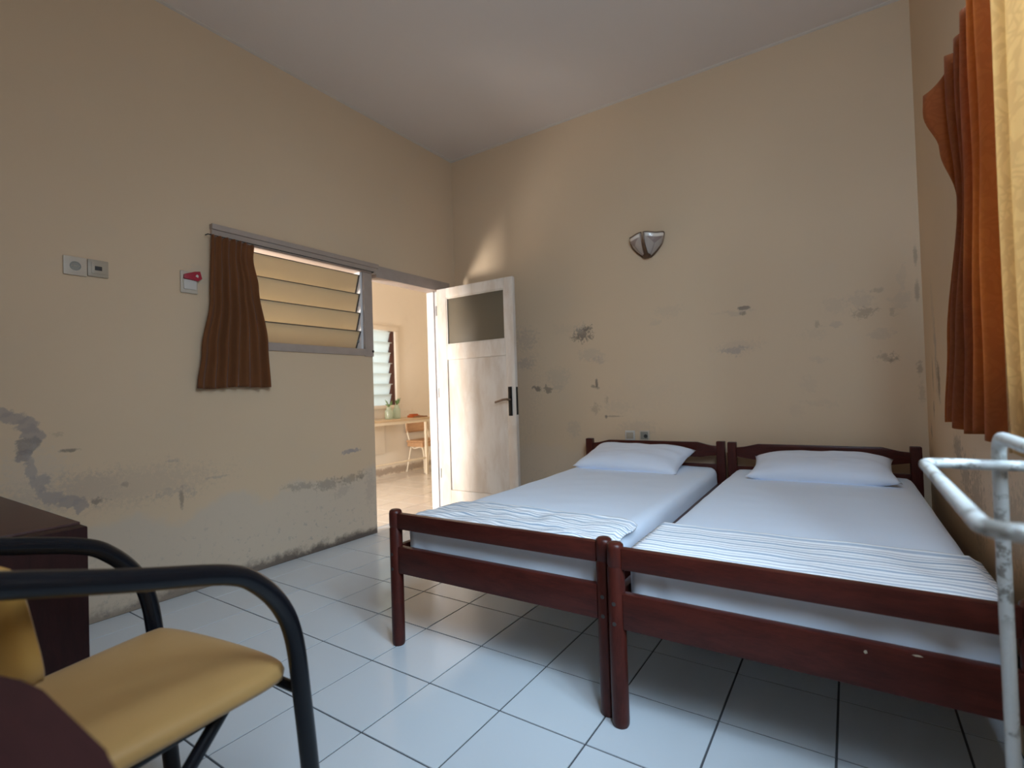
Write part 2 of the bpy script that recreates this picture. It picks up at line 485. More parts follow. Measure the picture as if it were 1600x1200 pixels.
M['chipped'] = chipped()
M['plastic_cream'] = simple('aged_cream_plastic', (0.55, 0.46, 0.36), 0.4, var=0.08, scale=30)
M['plastic_tan'] = simple('yellowed_plastic', (0.42, 0.34, 0.25), 0.4, var=0.08, scale=30)
M['plastic_white'] = simple('white_plastic', (0.60, 0.55, 0.49), 0.35, var=0.04)
M['plastic_dark'] = simple('dark_socket_hole', (0.035, 0.03, 0.028), 0.6)
M['socket_grey'] = simple('grey_socket_well', (0.26, 0.24, 0.20), 0.5)
M['red'] = simple('red_plastic', (0.36, 0.016, 0.035), 0.35, var=0.1)
M['lamp_glass'] = glassy('frosted_lamp_glass', (0.56, 0.465, 0.40), (0.6, 0.55, 0.5), 0.2, 0.25)
M['lamp_motif'] = simple('etched_lamp_motif', (0.31, 0.23, 0.20), 0.5)
M['lamp_band'] = simple('clear_lamp_band', (0.80, 0.71, 0.62), 0.2)
M['hall_table'] = wood('pale_hall_table_wood', (0.55, 0.40, 0.24), (0.66, 0.50, 0.32), 0.4, (6, 1, 6))
M['cream_metal'] = simple('cream_painted_metal', (0.78, 0.68, 0.52), 0.4, var=0.06)
M['tan_wood'] = wood('tan_chair_wood', (0.46, 0.25, 0.12), (0.58, 0.34, 0.18), 0.4, (1, 6, 6))
M['jar_glass'] = glassy('pale_jar_glass', (0.62, 0.68, 0.55), (0.8, 0.9, 0.75), 0.5, 0.1)
M['leaf'] = simple('green_leaf', (0.10, 0.17, 0.05), 0.5, var=0.3)
M['orange_box'] = simple('orange_red_card', (0.55, 0.13, 0.03), 0.5)
M['brown_box'] = simple('brown_leather', (0.26, 0.12, 0.05), 0.5)
M['rubber'] = simple('black_rubber', (0.02, 0.02, 0.02), 0.7)
M['steel'] = simple('dull_steel', (0.45, 0.44, 0.43), 0.35, 0.8)


# ------------------------------------------------------------------ mesh helpers
class MB:
    def __init__(self):
        self.bm = bmesh.new()
        self.uv = None

    def box(self, x0, x1, y0, y1, z0, z1, bev=0.0, seg=2):
        r = bmesh.ops.create_cube(self.bm, size=1.0)
        vs_ = r['verts']
        for v in vs_:
            v.co = Vector((x0 + (v.co.x + .5) * (x1 - x0), y0 + (v.co.y + .5) * (y1 - y0), z0 + (v.co.z + .5) * (z1 - z0)))
        if bev > 0:
            es = list({e for v in vs_ for e in v.link_edges})
            bmesh.ops.bevel(self.bm, geom=es, offset=bev, segments=seg, affect='EDGES', profile=0.6)
        return self

    def prism(self, pts, axis, a, b, bev=0.0):
        """extrude polygon pts (2D) along axis from a to b"""
        def mk(p, q):
            if axis == 'x':
                return Vector((q, p[0], p[1]))
            if axis == 'y':
                return Vector((p[0], q, p[1]))
            return Vector((p[0], p[1], q))
        A = [self.bm.verts.new(mk(p, a)) for p in pts]
        B = [self.bm.verts.new(mk(p, b)) for p in pts]
        n = len(pts)
        fs = [self.bm.faces.new(A), self.bm.faces.new(B[::-1])]
        for i in range(n):
            fs.append(self.bm.faces.new((A[i], B[i], B[(i + 1) % n], A[(i + 1) % n])))
        if bev > 0:
            es = list({e for f in fs for e in f.edges})
            bmesh.ops.bevel(self.bm, geom=es, offset=bev, segments=2, affect='EDGES', profile=0.6)
        return self

    def tube(self, pts, r, seg=12, cap=True, closed=False):
        pts = [Vector(p) for p in pts]
        n = len(pts)
        rs = r if isinstance(r, (list, tuple)) else [r] * n
        rings = []
        prev = None
        for i, p in enumerate(pts):
            if closed:
                tg = (pts[(i + 1) % n] - pts[i - 1]).normalized()
            else:
                tg = (pts[min(i + 1, n - 1)] - pts[max(i - 1, 0)]).normalized()
            if prev is None:
                ref = Vector((0, 0, 1)) if abs(tg.z) < 0.9 else Vector((1, 0, 0))
                a = tg.cross(ref).normalized()
            else:
                a = (prev - tg * prev.dot(tg)).normalized()
            prev = a
            b = tg.cross(a)
            rings.append([self.bm.verts.new(p + (a * math.cos(2 * PI * k / seg) + b * math.sin(2 * PI * k / seg)) * rs[i]) for k in range(seg)])
        m = n if closed else n - 1
        for i in range(m):
            A, B = rings[i], rings[(i + 1) % n]
            for k in range(seg):
                self.bm.faces.new((A[k], A[(k + 1) % seg], B[(k + 1) % seg], B[k]))
        if cap and not closed:
            self.bm.faces.new(rings[0][::-1])
            self.bm.faces.new(rings[-1])
        return self

    def lathe(self, prof, c=(0, 0, 0), seg=20, axis='z'):
        """prof: list of (r, h)"""
        c = Vector(c)
        rings = []
        for r, h in prof:
            ring = []
            for k in range(seg):
                a = 2 * PI * k / seg
                q = Vector((r * math.cos(a), r * math.sin(a), h))
                if axis == 'x':
                    q = Vector((q.z, q.x, q.y))
                elif axis == 'y':
                    q = Vector((q.x, q.z, q.y))
                ring.append(self.bm.verts.new(c + q))
            rings.append(ring)
        for A, B in zip(rings, rings[1:]):
            for k in range(seg):
                self.bm.faces.new((A[k], A[(k + 1) % seg], B[(k + 1) % seg], B[k]))
        self.bm.faces.new(rings[0][::-1])
        self.bm.faces.new(rings[-1])
        return self

    def grid(self, nu, nv, fn, uv=False):
        g = [[self.bm.verts.new(Vector(fn(i / nu, j / nv))) for j in range(nv + 1)] for i in range(nu + 1)]
        lay = self.bm.loops.layers.uv.verify() if uv else None
        for i in range(nu):
            for j in range(nv):
                f = self.bm.faces.new((g[i][j], g[i + 1][j], g[i + 1][j + 1], g[i][j + 1]))
                if uv:
                    for lp, (a, b) in zip(f.loops, ((i, j), (i + 1, j), (i + 1, j + 1), (i, j + 1))):
                        lp[lay].uv = (a / nu, b / nv)
        return self

    def done(self, name, mat, parent=None, smooth=True, origin=None, angle=40):
        bmesh.ops.recalc_face_normals(self.bm, faces=self.bm.faces)
        if origin is not None:
            for v in self.bm.verts:
                v.co -= Vector(origin)
        me = bpy.data.meshes.new(name)
        self.bm.to_mesh(me)
        self.bm.free()
        me.materials.append(M[mat] if isinstance(mat, str) else mat)
        if smooth:
            for p in me.polygons:
                p.use_smooth = True
            me.set_sharp_from_angle(angle=math.radians(angle))
        o = bpy.data.objects.new(name, me)
        COL.objects.link(o)
        if origin is not None:
            o.location = origin
        if parent is not None:
            o.parent = parent
        return o


def empty(name, loc=(0, 0, 0), rz=0.0):
    o = bpy.data.objects.new(name, None)
    o.empty_display_size = 0.1
    o.location = loc
    o.rotation_euler = (0, 0, rz)
    COL.objects.link(o)
    return o


def tag(o, label, cat, group=None, kind=None):
    o['label'] = label
    o['category'] = cat
    if group:
        o['group'] = group
    if kind:
        o['kind'] = kind
    return o


def struct(o, label, cat):
    return tag(o, label, cat, kind='structure')


def bezier(pts, n=8):
    """Catmull-Rom through pts"""
    P = [Vector(p) for p in pts]
    out = []
    for i in range(len(P) - 1):
        p0, p1, p2, p3 = P[max(i - 1, 0)], P[i], P[i + 1], P[min(i + 2, len(P) - 1)]
        for k in range(n):
            t = k / n
            out.append(0.5 * ((2 * p1) + (p2 - p0) * t + (2 * p0 - 5 * p1 + 4 * p2 - p3) * t * t + (3 * p1 - p0 - 3 * p2 + p3) * t ** 3))
    out.append(P[-1])
    return out


def lerp_tab(tab, x):
    if x <= tab[0][0]:
        return tab[0][1]
    for (a, va), (b, vb) in zip(tab, tab[1:]):
        if x <= b:
            t = (x - a) / (b - a)
            t = t * t * (3 - 2 * t)
            return va + (vb - va) * t
    return tab[-1][1]


# ------------------------------------------------------------------ the room
RW, RF, HC = 3.36, -4.05, 3.185         # right wall x, front wall y, ceiling height
TH = 0.12
DY0, DY1, DZ = -0.993, -0.236, 1.943    # door opening
WY0, WY1, WZ0, WZ1 = -2.156, -1.025, 1.335, 2.035   # inner louvre window, outer frame
HX, HY0, HY1 = -2.006, -2.86, 2.7        # hall: far wall x, y range
RY0, RY1, RZ0, RZ1 = -3.00, -1.98, 1.04, 2.10       # bedroom window opening (right wall)

b = MB()
b.box(-TH, 0, RF, WY0, 0, HC)
b.box(-TH, 0, WY0, DY0, 0, WZ0)
b.box(-TH, 0, WY0, DY0 + 0.045, WZ1, HC)
b.box(-TH, 0, DY0 + 0.045, -0.09, 2.035, HC)
b.box(-TH, 0, -0.09, 0.0, 0, HC)
struct(b.done('wall_left', 'wall_left', smooth=False), 'cream plastered wall with the louvre window, door opening and damp lower band', 'wall')
struct(MB().box(-TH, RW + TH, 0, TH, 0, HC).done('wall_back', 'wall_back', smooth=False), 'stained cream wall behind the two headboards', 'wall')
b = MB()
b.box(RW, RW + TH, RF, RY0, 0, HC)
b.box(RW, RW + TH, RY1, 0, 0, HC)
b.box(RW, RW + TH, RY0, RY1, 0, RZ0)
b.box(RW, RW + TH, RY0, RY1, RZ1, HC)
struct(b.done('wall_right', 'wall_right', smooth=False), 'cream wall with black scuffs beside the orange curtain', 'wall')
struct(MB().box(-TH, RW + TH, RF - TH, RF, 0, HC).done('wall_front', 'wall_plain', smooth=False), 'plain cream wall behind the camera', 'wall')
# hall
OD0, OD1 = -1.80, -0.80
HWY0, HWY1, HWZ0, HWZ1 = 0.35, 1.14, 0.90, 1.905
b = MB()
b.box(HX - TH, HX, HY0, HWY0, 0, HC)
b.box(HX - TH, HX, HWY0, HWY1, 0, HWZ0)
b.box(HX - TH, HX, HWY0, HWY1, HWZ1, HC)
b.box(HX - TH, HX, HWY1, HY1, 0, HC)
struct(b.done('wall_hall_far', 'hall', smooth=False), 'peach wall of the hall seen through the open door', 'wall')
struct(MB().box(HX - TH, 0, HY1, HY1 + TH, 0, HC).done('wall_hall_end', 'hall', smooth=False), 'peach end wall of the hall', 'wall')
struct(MB().box(HX - TH, OD0, HY0 - TH, HY0, 0, HC).box(OD1, -TH, HY0 - TH, HY0, 0, HC).box(OD0, OD1, HY0 - TH, HY0, 2.1, HC).done('wall_hall_near', 'hall', smooth=False), 'near end wall of the hall', 'wall')
struct(MB().box(-TH, 0, TH, HY1, 0, HC).done('wall_hall_inner', 'hall', smooth=False), 'inner wall of the hall past the bedroom corner', 'wall')
struct(MB().box(HX - TH, RW + TH, RF - TH, HY1 + TH, HC, HC + 0.1).done('ceiling', 'ceiling', smooth=False), 'plain off-white ceiling', 'ceiling')

# cornice where ceiling meets walls
prof = [(0, 0), (0.016, 0), (0.013, -0.005), (0.007, -0.008), (0, -0.011)]
b = MB()
b.prism([(p[0], HC + p[1]) for p in prof], 'y', RF, 0)
struct(b.done('trim_1', 'cornice', smooth=False), 'thin ceiling moulding along the door wall', 'trim')
b = MB()
b.prism([(-p[0], HC + p[1]) for p in prof], 'x', 0, RW)
struct(b.done('trim_2', 'cornice', smooth=False), 'thin ceiling moulding along the headboard wall', 'trim')

# unseen ground outside, added to cut sky light from below
g_ = MB().box(-14, HX - TH - .001, -14, 14, -0.16, -0.12).box(RW + TH + .001, 14, -14, 14, -0.16, -0.12).box(HX - TH, RW + TH, -14, RF - TH - .001, -0.16, -0.12).done('ground', 'ground', smooth=False)
struct(g_, 'unseen dull ground added outside the house', 'ground')

# floor with single tiles
floor = MB().box(HX - TH, RW + TH, RF - TH, HY1 + TH, -0.10, -0.0025).done('floor', 'grout', smooth=False)
struct(floor, 'floor of glossy white square tiles with dark grout', 'floor')
S, GX, GY = 0.304, 1.1145, -2.272
G = 0.0023
tile_mesh = {}


def tile(x0, x1, y0, y1, mat):
    key = (round(x1 - x0, 4), round(y1 - y0, 4), mat)
    cx, cy = (x0 + x1) / 2, (y0 + y1) / 2
    if key not in tile_mesh:
        hx, hy = key[0] / 2, key[1] / 2
        e = 0.0012
        vv = [(-hx, -hy, -.006), (hx, -hy, -.006), (hx, hy, -.006), (-hx, hy, -.006),
              (-hx + e, -hy + e, 0), (hx - e, -hy + e, 0), (hx - e, hy - e, 0), (-hx + e, hy - e, 0)]
        ff = [(4, 5, 6, 7), (0, 1, 5, 4), (1, 2, 6, 5), (2, 3, 7, 6), (3, 0, 4, 7)]
        me = bpy.data.meshes.new('floor_tile')
        me.from_pydata(vv, [], ff)
        me.materials.append(M[mat])
        tile_mesh[key] = me
    o = bpy.data.objects.new('floor_tile', tile_mesh[key])
    o.location = (cx, cy, 0)
    o.parent = floor
    COL.objects.link(o)


def tiles(xa, xb, ya, yb, mat='tile'):
    i0, i1 = math.floor((xa - GX) / S), math.ceil((xb - GX) / S)
    j0, j1 = math.floor((ya - GY) / S), math.ceil((yb - GY) / S)
    for i in range(i0, i1):
        for j in range(j0, j1):
            x0, x1 = max(GX + i * S, xa), min(GX + (i + 1) * S, xb)
            y0, y1 = max(GY + j * S, ya), min(GY + (j + 1) * S, yb)
            if x1 - x0 > 0.012 and y1 - y0 > 0.012:
                tile(x0 + G, x1 - G, y0 + G, y1 - G, mat)


tiles(0.0, RW, RF, 0.0)
tiles(-TH, 0.0, DY0, DY1)
tiles(HX, -TH, -1.36, 2.2, 'tile_hall')
rest = MB()
for (ya, yb) in ((HY0, -1.36), (2.2, HY1)):
    x = HX
    while x < -TH - 0.02:
        y = ya
        while y < yb - 0.02:
            rest.box(x + G, min(x + S, -TH) - G, y + G, min(y + S, yb) - G, -0.006, 0)
            y += S
        x += S
o = rest.done('far_hall_tiles', 'tile_hall', parent=floor, smooth=False)
o['kind'] = 'stuff'

# ------------------------------------------------------------------ window_1: louvre window in the door wall
win = struct(empty('window_1', (0, (WY0 + WY1) / 2, WZ0)), 'louvre window with cream glass blades in a grey-brown wooden frame', 'window')
wo = win.location.copy()


def part(b_, name, mat, parent, **kw):
    """build in world coordinates, then hang under parent (parent unrotated)"""
    o = b_.done(name, mat, parent, **kw)
    o.location = o.location - parent.location if parent.parent is None else o.location - parent.location - parent.parent.location
    return o


part(MB().box(-TH - .005, 0.022, WY0, DY0 + .045, 1.962, WZ1, 0.004).box(0.0, 0.034, WY0 - .004, DY0 + .055, 2.008, 2.04, 0.004), 'top_rail', 'frame', win)
part(MB().box(-TH - .005, 0.014, WY0, -1.07, WZ0, 1.386, 0.004), 'bottom_rail', 'frame', win)
part(MB().box(-TH - .005, 0.012, WY0, WY0 + .05, 1.386, 1.962, 0.003), 'side_post', 'frame', win)
part(MB().box(-TH - .008, 0.014, -1.072, DY0, WZ0 - .004, 1.962, 0.003), 'side_post', 'frame', win)
# white side channel that carries the blade clips
chan = part(MB().box(-0.075, -0.005, -1.092, -1.0725, 1.386, 1.962, 0.002), 'clip_channel', 'frame_white', win)
part(MB().box(-0.075, -0.005, WY0 + .0505, WY0 + .068, 1.386, 1.962, 0.002), 'clip_channel', 'frame_white', win)
for zt in (1.938, 1.796, 1.654, 1.518):
    bl = MB()
    top, bot = (-0.010, zt), (-0.066, zt - 0.160)
    if bot[1] < 1.392:
        bot = (-0.066, 1.392)
    d = Vector((bot[0] - top[0], bot[1] - top[1])).normalized()
    nrm = Vector((-d.y, d.x)) * 0.0035
    pts = [(top[0] + nrm.x, top[1] + nrm.y), (top[0] - nrm.x, top[1] - nrm.y), (bot[0] - nrm.x, bot[1] - nrm.y), (bot[0] + nrm.x, bot[1] + nrm.y)]
    bl.prism(pts, 'y', WY0 + .072, -1.097)
    blade = part(bl, 'louvre_blade', 'blade', win, smooth=False)
    e = MB()
    for yy in (-1.1, WY0 + .0695):
        e.prism([(p[0] + (0.003 if k in (0, 3) else -0.003) * (1 if nrm.x > 0 else -1), p[1]) for k, p in enumerate(pts)], 'y', yy - .003, yy + .008)
    part(e, 'blade_clip', 'blade_edge', blade, smooth=False)
    c = MB().tube([(top[0] - .035, -1.085, zt - .07), (top[0] - .02, -1.094, zt - .07)], 0.013, 10)
    part(c, 'pivot', 'black_metal', blade)
    e = MB().prism([(top[0] + nrm.x * 1.6, top[1] + nrm.y * 1.6 + .001), (top[0] - nrm.x * 1.6, top[1] - nrm.y * 1.6 + .001), (top[0] - nrm.x * 1.6 + d.x * .004, top[1] - nrm.y * 1.6 + d.y * .004), (top[0] + nrm.x * 1.6 + d.x * .004, top[1] + nrm.y * 1.6 + d.y * .004)], 'y', WY0 + .074, -1.1)
    part(e, 'blade_lip', 'blade_edge', blade, smooth=False)

# ------------------------------------------------------------------ door frame and door leaf
df = struct(empty('trim_3', (0, DY1, 0)), 'painted wooden frame around the bedroom door opening', 'trim')
part(MB().box(-TH - .006, 0.014, DY0 + .045, -0.09, DZ, 2.035, 0.004), 'head_rail', 'frame', df)
part(MB().box(-TH - .006, -0.004, DY1, -0.09, 0, DZ, 0.004), 'jamb', 'frame_white', df)
part(MB().box(-TH - .004, -0.045, DY1 - .014, DY1 - .0005, 0, DZ - .001, 0.002), 'stop_bead', 'frame_white', df)
part(MB().tube([(0.016, -1.0, 1.37), (0.002, -1.0, 1.37)], 0.010, 10), 'latch_stud', 'black_metal', df)

LX0, LX1, LYF, LYB, LZ0, LZ1 = 0.022, 0.820, -0.280, -0.244, 0.012, 1.946
door = struct(empty('door_1', (LX0, (LYF + LYB) / 2, LZ0)), 'worn white wooden door standing open, glazed above a long panel', 'door')
part(MB().box(LX0, 0.125, LYF, LYB, LZ0, LZ1, 0.004), 'stile', 'door', door)
part(MB().box(0.738, LX1, LYF, LYB, LZ0, LZ1, 0.004), 'stile', 'door', door)
part(MB().box(0.1255, 0.7375, LYF, LYB, 1.862, LZ1, 0.003), 'rail', 'door', door)
part(MB().box(0.1255, 0.7375, LYF, LYB, 1.325, 1.452, 0.003), 'rail', 'door', door)
part(MB().box(0.1255, 0.7375, LYF, LYB, LZ0, 0.205, 0.003), 'rail', 'door', door)
part(MB().box(0.127, 0.736, LYF + .011, LYB - .011, 0.206, 1.324, 0.002), 'panel', 'door_panel', door)
part(MB().box(0.127, 0.736, LYF + .013, LYB - .015, 1.453, 1.861, 0.001), 'pane', 'door_pane', door)
bd = MB()
for (xa, xb, za, zb) in ((0.1265, 0.1365, 1.4525, 1.8615), (0.727, 0.737, 1.4525, 1.8615), (0.1365, 0.727, 1.4525, 1.4625), (0.1365, 0.727, 1.8515, 1.8615)):
    bd.box(xa, xb, LYF + .003, LYF + .0125, za, zb, 0.002)
part(bd, 'glazing_bead', 'door', door)
pl = part(MB().box(0.752, 0.788, LYF - .006, LYF - .0005, 0.842, 1.073, 0.003), 'handle_plate', 'black_metal', door)
part(MB().tube([(0.770, LYF - .006, 0.972), (0.770, LYF - .05, 0.972)], 0.009, 10).tube(bezier([(0.772, LYF - .048, 0.974), (0.735, LYF - .052, 0.972), (0.695, LYF - .052, 0.962), (0.655, LYF - .050, 0.952)], 5), [0.0095] * 8 + [0.008] * 8, 10), 'lever', 'brass', pl)
part(MB().box(0.8195, 0.8225, LYF + .006, LYB - .006, 0.85, 1.07, 0.0008), 'lock_face', 'black_metal', door)
for z in (0.3, 1.0, 1.72):
    part(MB().tube([(0.012, LYF + .004, z), (0.012, LYF + .004, z + .085)], 0.007, 10), 'hinge', 'steel', door)

# ------------------------------------------------------------------ hall window, added outer door frame, bedroom window
hw = struct(empty('window_2', (HX, (HWY0 + HWY1) / 2, HWZ0)), 'tall louvre window with white glass blades in the hall', 'window')
fr = MB()
fr.box(HX - TH, HX + .02, HWY0 - .05, HWY1 + .05, HWZ1 - .02, HWZ1 + .035, .004)
fr.box(HX - TH, HX + .035, HWY0 - .05, HWY1 + .06, HWZ0 - .03, HWZ0 + .012, .004)
fr.box(HX - TH, HX + .02, HWY1 - .015, HWY1 + .045, HWZ0 + .012, HWZ1 - .02, .004)
fr.box(HX - TH, HX + .02, HWY0 - .045, HWY0 + .015, HWZ0 + .012, HWZ1 - .02, .004)
part(fr, 'frame', 'hall', hw)
part(MB().box(HX - .08, HX - .01, HWY1 - .085, HWY1 - .018, HWZ0 + .012, HWZ1 - .021, .002), 'clip_channel', simple('dark_red_channel', (0.075, 0.022, 0.014), 0.5), hw)
n = 7
for k in range(n):
    zt = HWZ1 - .03 - k * (HWZ1 - HWZ0 - .05) / n
    bl = MB().prism([(HX - .006, zt), (HX - .012, zt), (HX - .062, zt - .155), (HX - .056, zt - .155)] if k < n - 1 else [(HX - .006, zt), (HX - .012, zt), (HX - .052, HWZ0 + .016), (HX - .046, HWZ0 + .016)], 'y', HWY0 + .03, HWY1 - .075 + .02 * (k % 2))
    part(bl, 'louvre_blade', 'blade_white', hw, smooth=False)
od = struct(empty('door_2_added', (OD0, HY0, 0)), 'unseen outer door frame added to the hall for its light', 'door')  # made-up doorway, opening for the added hall lamps
part(MB().box(OD0, OD0 + .04, HY0 - TH - .01, HY0 + .015, 0, 2.1, .003), 'jamb', 'frame_white', od)
part(MB().box(OD1 - .04, OD1, HY0 - TH - .01, HY0 + .015, 0, 2.1, .003), 'jamb', 'frame_white', od)
part(MB().box(OD0 + .04, OD1 - .04, HY0 - TH - .01, HY0 + .015, 2.06, 2.1, .003), 'head_rail', 'frame_white', od)

bw = struct(empty('window_3', (RW, (RY0 + RY1) / 2, RZ0)), 'bedroom window behind the orange curtain', 'window')
fr = MB()
fr.box(RW + .02, RW + .09, RY0, RY1, RZ1 - .05, RZ1, .003)
fr.box(RW - .01, RW + .09, RY0, RY1, RZ0, RZ0 + .04, .003)
fr.box(RW + .02, RW + .09, RY0, RY0 + .05, RZ0 + .04, RZ1 - .05, .003)
fr.box(RW + .02, RW + .09, RY1 - .05, RY1, RZ0 + .04, RZ1 - .05, .003)
part(fr, 'frame', 'frame', bw)
for k in (1, 2):
    y = RY0 + k * (RY1 - RY0) / 3
    part(MB().box(RW + .03, RW + .08, y - .02, y + .02, RZ0 + .0405, RZ1 - .0505, .003), 'mullion', 'frame', bw)
for k in range(3):
    ya, yb = RY0 + k * (RY1 - RY0) / 3 + .051, RY0 + (k + 1) * (RY1 - RY0) / 3 - .051
    part(MB().box(RW + .053, RW + .057, ya - .03, yb + .03, RZ0 + .041, RZ1 - .051), 'pane', 'pane', bw, smooth=False)


# ------------------------------------------------------------------ beds
def fold_noise(x, y, s, seed=0.0):
    return noise.noise(Vector((x * s + seed, y * s - seed, seed * 0.7)))


BED_W, BED_L = 0.922, 2.0     # spacing of the posts
FOOT_R = 0.0265


def make_bed(loc, rz, label):
    root = tag(empty('bed', loc, rz), label, 'bed', 'single mahogany beds')

    def post(x, y, h, r, foot):
        p = MB()
        if foot:
            p.lathe([(r * .86, 0), (r * .97, .006), (r, .02), (r, h - .078), (r * .93, h - .074), (r * .93, h - .070), (r, h - .066), (r, h - .016), (r * .93, h - .006), (r * .7, h - .0008), (r * .3, h)], (x, y, 0), 22)
        else:
            p.box(x - r, x + r, y - r * .9, y + r * .9, 0, h, .007, 3)
        return p.done('post', 'mahogany_v', root)
    xs = (-BED_W / 2, BED_W / 2)
    for x in xs:
        q = post(x, -BED_L, 0.556, FOOT_R, True)
        for zz in (0.315, 0.375):
            MB().tube([(x, -BED_L - FOOT_R - .0004, zz), (x, -BED_L - FOOT_R + .004, zz)], 0.0065, 10).done('bolt_hole', 'plastic_dark', q)
        post(x, 0.0, 0.665, 0.026, False)
    a, c = xs[0] + FOOT_R - .004, xs[1] - FOOT_R + .004
    MB().box(a, c, -BED_L - .016, -BED_L + .012, 0.478, 0.543, .005).done('foot_rail', 'mahogany', root)
    MB().box(a, c, -BED_L - .016, -BED_L + .012, 0.298, 0.407, .005).done('foot_board', 'mahogany', root)
    a, c = xs[0] + .024, xs[1] - .024
    hb = [(a, .548), (c, .548), (c, .632), (c - .045, .637), (c - .125, .657), (a + .125, .657), (a + .045, .637), (a, .632)]
    hb = [(a, .575), (a + .10, .560), (c - .10, .560), (c, .575), (c, .632), (c - .045, .637), (c - .125, .657), (a + .125, .657), (a + .045, .637), (a, .632)]
    MB().prism(hb, 'y', -.013, .013, .003).done('headboard_rail', 'mahogany', root)
    MB().box(a, c, -.012, .012, 0.40, 0.515, .004).done('headboard_rail', 'mahogany', root)
    for x in (xs[0], xs[1]):
        MB().box(x - .013, x + .013, -BED_L + .028, -.024, 0.30, 0.405, .004).done('side_rail', 'mahogany_y', root)
    for k in range(9):
        y = -.12 - k * .22
        MB().box(xs[0] + .0135, xs[1] - .0135, y - .045, y + .045, 0.335, 0.352, .002).done('slat', 'hall_table', root)
    return root


def mattress(loc, rz, label, z0, z1, w, l, seed):
    """rounded slab; origin at its base centre"""
    def f(u, v):
        pass
    m = MB()
    h = z1 - z0
    r = 0.045
    # cross section ring swept by a rounded-rectangle: build as a dense box then round it
    nx, ny, nz = 30, 56, 7
    verts = {}

    def vert(i, j, k):
        key = (i, j, k)
        if key in verts:
            return verts[key]
        p = Vector(((i / nx - .5) * w, (j / ny - .5) * l, k / nz * h))
        lo = Vector((-w / 2 + r, -l / 2 + r, r * .6))
        hi = Vector((w / 2 - r, l / 2 - r, h - r))
        c = Vector((min(max(p.x, lo.x), hi.x), min(max(p.y, lo.y), hi.y), min(max(p.z, lo.z), hi.z)))
        d = p - c
        if d.length > 1e-6:
            mx = max(abs(d.x), abs(d.y), abs(d.z))
            p = c + d.normalized() * min(mx, r) if d.length > r else c + d
        top = max(0.0, (p.z / h - .5) * 2)
        p.z += top * (0.006 * fold_noise(p.x, p.y, 3.0, seed) + 0.003 * fold_noise(p.x, p.y, 9.0, seed + 4))
        side = 1 - top
        p.x += side * 0.004 * fold_noise(p.y * 3, p.z * 8, 2.0, seed + 9)
        p.y += side * 0.006 * fold_noise(p.x * 3, p.z * 6, 2.5, seed + 3) - (0.004 * math.sin(p.x * 60) * side if p.y < 0 and p.x < -w * .3 else 0)
        verts[key] = m.bm.verts.new(p)
        return verts[key]

    def q(a_, b_, c_, d_):
        m.bm.faces.new((vert(*a_), vert(*b_), vert(*c_), vert(*d_)))
    for i in range(nx):
        for j in range(ny):
            q((i, j, nz), (i + 1, j, nz), (i + 1, j + 1, nz), (i, j + 1, nz))
            q((i, j, 0), (i, j + 1, 0), (i + 1, j + 1, 0), (i + 1, j, 0))
    for k in range(nz):
        for i in range(nx):
            q((i, 0, k), (i + 1, 0, k), (i + 1, 0, k + 1), (i, 0, k + 1))
            q((i, ny, k), (i, ny, k + 1), (i + 1, ny, k + 1), (i + 1, ny, k))
        for j in range(ny):
            q((0, j, k), (0, j, k + 1), (0, j + 1, k + 1), (0, j + 1, k))
            q((nx, j, k), (nx, j + 1, k), (nx, j + 1, k + 1), (nx, j, k + 1))
    o = m.done('mattress', 'sheet', angle=180)
    o.location = (loc[0], loc[1], z0)
    o.rotation_euler = (0, 0, rz)
    return tag(o, label, 'mattress', 'mattresses on the beds')


def pillow(loc, rot, w, d, h, label, seed):
    m = MB()
    nu, nv = 36, 28

    def surf(sgn):
        def f(u, v):
            a, c = u * 2 - 1, v * 2 - 1
            prof_ = (max(0, 1 - a ** 4) ** .55) * (max(0, 1 - c ** 4) ** .6)
            # pinch: sides bow in slightly, corners stick out
            x = a * w / 2 * (1 - .07 * (1 - c * c)) 
            y = c * d / 2 * (1 - .09 * (1 - a * a))
            z = sgn * h / 2 * prof_ * (1 + .10 * fold_noise(a, c, 1.6, seed))
            edge = 1 - prof_
            z += 0.004 * fold_noise(a, c, 5.0, seed + 5) * prof_ + edge * .010 * fold_noise(a, c, 2.2, seed + 7)
            # creases from the corners
            z += sgn * .006 * math.sin(8 * math.atan2(c, a) + seed) * edge * prof_ * 2
            return (x, y, z)
        return f
    m.grid(nu, nv, surf(1)).grid(nu, nv, surf(-1))
    bmesh.ops.remove_doubles(m.bm, verts=m.bm.verts, dist=0.0004)
    o = m.done('pillow', 'pillow', angle=180)
    o.location = loc
    o.rotation_euler = rot
    return tag(o, label, 'pillow', 'pillows at the head of the beds')


HEADY = -0.115
bedL = make_bed((1.366, HEADY, 0), math.radians(0), 'dark mahogany single bed nearer the open door')
# the beds are placed by their head-left post; shift so that the root is the middle of the head end
for bed, hx, rz in ((bedL, 1.372 + BED_W / 2, math.radians(1.2)),):
    bed.location = (hx, HEADY, 0)
    bed.rotation_euler = (0, 0, rz)
bedR = make_bed((2.368 + BED_W / 2, HEADY - .018, 0), math.radians(0.55), 'dark mahogany single bed beside the window wall')


for lx, lz, w_, h_ in ((.165, .385, .004, .0045), (.262, .4005, .010, .002)):
    MB().prism([(lx - w_, lz), (lx - w_ * .3, lz - h_), (lx + w_, lz - h_ * .4), (lx + w_ * .5, lz + h_), (lx - w_ * .4, lz + h_ * .8)], 'y', -BED_L - .0168, -BED_L - .0155).done('paint_chip', 'plastic_tan', bedR)


def on_bed(bed, lx, ly, lz):
    c, s = math.cos(bed.rotation_euler.z), math.sin(bed.rotation_euler.z)
    return (bed.location.x + c * lx - s * ly, bed.location.y + s * lx + c * ly, lz)


